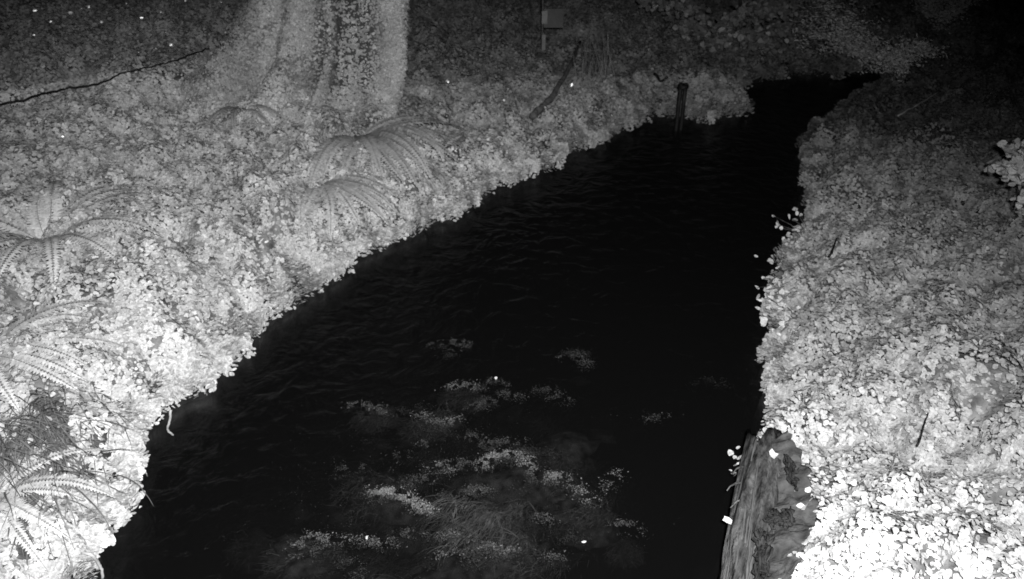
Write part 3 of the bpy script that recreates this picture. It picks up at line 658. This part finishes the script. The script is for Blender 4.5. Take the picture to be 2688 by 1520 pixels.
tag(leaves('foam', FQ, rng.normal(0, .12, FQ.shape) + [0, 0, 1], FS, M_foam, tone=FT, jag=.4, vary=True), 'thin broken curls of foam and flecks on the dark riffle over the stones', 'foam', kind='stuff')

# ================================================================== SHRUBS
def shrub(base, n_st, L0, aims, nl, ls, label, name='shrub', spread=.5, tone0=.8, shape=LEAF, m=M_needle, up=.8, rad=.012):
    e = empty(name, tuple(base), label, 'shrub'); G = []; Pn = []
    for i in range(n_st):
        a = R(random.uniform(*aims)); u_ = random.uniform(.5, 1.2) * up; dv = np.array([math.cos(a), math.sin(a), u_]); dv /= np.linalg.norm(dv); l = L0 * random.uniform(.55, 1.1)
        b0 = np.array(base) + [random.uniform(-spread, spread) * .3, random.uniform(-spread, spread) * .3, 0]
        c = curve_pts([b0, b0 + dv * l * .5 + [0, 0, .08 * l], b0 + dv * l + [0, 0, -.12 * l]], 12, .01 * l); G.append(tube_geo(c, np.linspace(rad, rad * .25, 12), 5))
        for j in range(3, 12):
            for s in range(2):
                q = c[j] + rng.normal(0, .14 * l * .6, 3) * [1, 1, .7]; G.append(tube_geo([c[j], (c[j] + q) / 2 + [0, 0, .01], q], [rad * .4, rad * .25, rad * .12], 4)); Pn.append((c[j], q))
    obj('stems', join(G), M_bark, e)
    seg = np.array(Pn); t = rng.random((nl, 1)); s_ = seg[rng.integers(0, len(seg), nl)]; Pl = s_[:, 0] * (1 - t) + s_[:, 1] * t + rng.normal(0, .035, (nl, 3))
    Nl = rng.normal(0, .6, (nl, 3)) + [0, -.5, .9]
    o = leaves('foliage', Pl, Nl, rng.uniform(.7, 1.3, nl) * ls, m, e, tone=rng.normal(tone0, .18, nl).clip(.3, 1.3), shape=shape); return e
b = on_ground(2330, 215); shrub(b, 16, 2.0, (130, 260), 9000, .040, 'dark shrub overhanging the far end of the creek from the right', shape=NARROW, tone0=1.15)
b = on_ground(2440, 95); shrub(b, 14, 2.0, (60, 300), 7000, .045, 'faint tall shrub behind the overhanging one, near the top right', shape=NARROW, tone0=1.15, up=1.6)
b = on_ground(1870, 150); shrub(b, 12, 1.5, (150, 390), 2200, .07, 'low black bush above the far left shore', tone0=.35, up=1.0)
b = on_ground(2120, 110); shrub(b, 12, 1.6, (0, 360), 2000, .08, 'dim bush standing beyond the far end of the creek', tone0=.35, up=1.2, shape=NARROW)
rb = on_ground(2775, 640); shrub(rb, 14, .95, (95, 200), 900, .058, 'brighter leafy sprig standing up at the right edge of the photo', tone0=1.2, up=2.2, m=M_leaf, rad=.008, spread=.6)
# leafy sprigs reaching over the water from the right shore
sprigs = [(2060, 640, 'top sprig of round leaves over the water on the right shore'), (2035, 770, 'large sprig of round leaves leaning over the water, right shore'), (2025, 860, 'lower sprig of round leaves over the water, right shore')]
for i, (qx, qy, lab) in enumerate(sprigs):
    p = on_ground(qx + 62, qy); e = empty('leafy_sprig', tuple(p), lab, 'plant'); n = 80 if i else 50
    tip = np.column_stack([p[0] - rng.uniform(.0, .30, n), p[1] + rng.normal(0, .22, n), .10 + rng.random(n) * .22]); G = []
    for q in tip[:26]: G.append(tube_geo([p + [0, 0, -.02], (p + q) / 2 + [0, 0, .05], q], [.005, .004, .003], 4))
    obj('stems', join(G), M_bark, e); leaves('foliage', tip, rng.normal(0, .4, (n, 3)) + [-.1, -.5, .9], rng.uniform(.032, .058, n), M_leaf, e, tone=rng.uniform(.8, 1.1, n), vary=True)
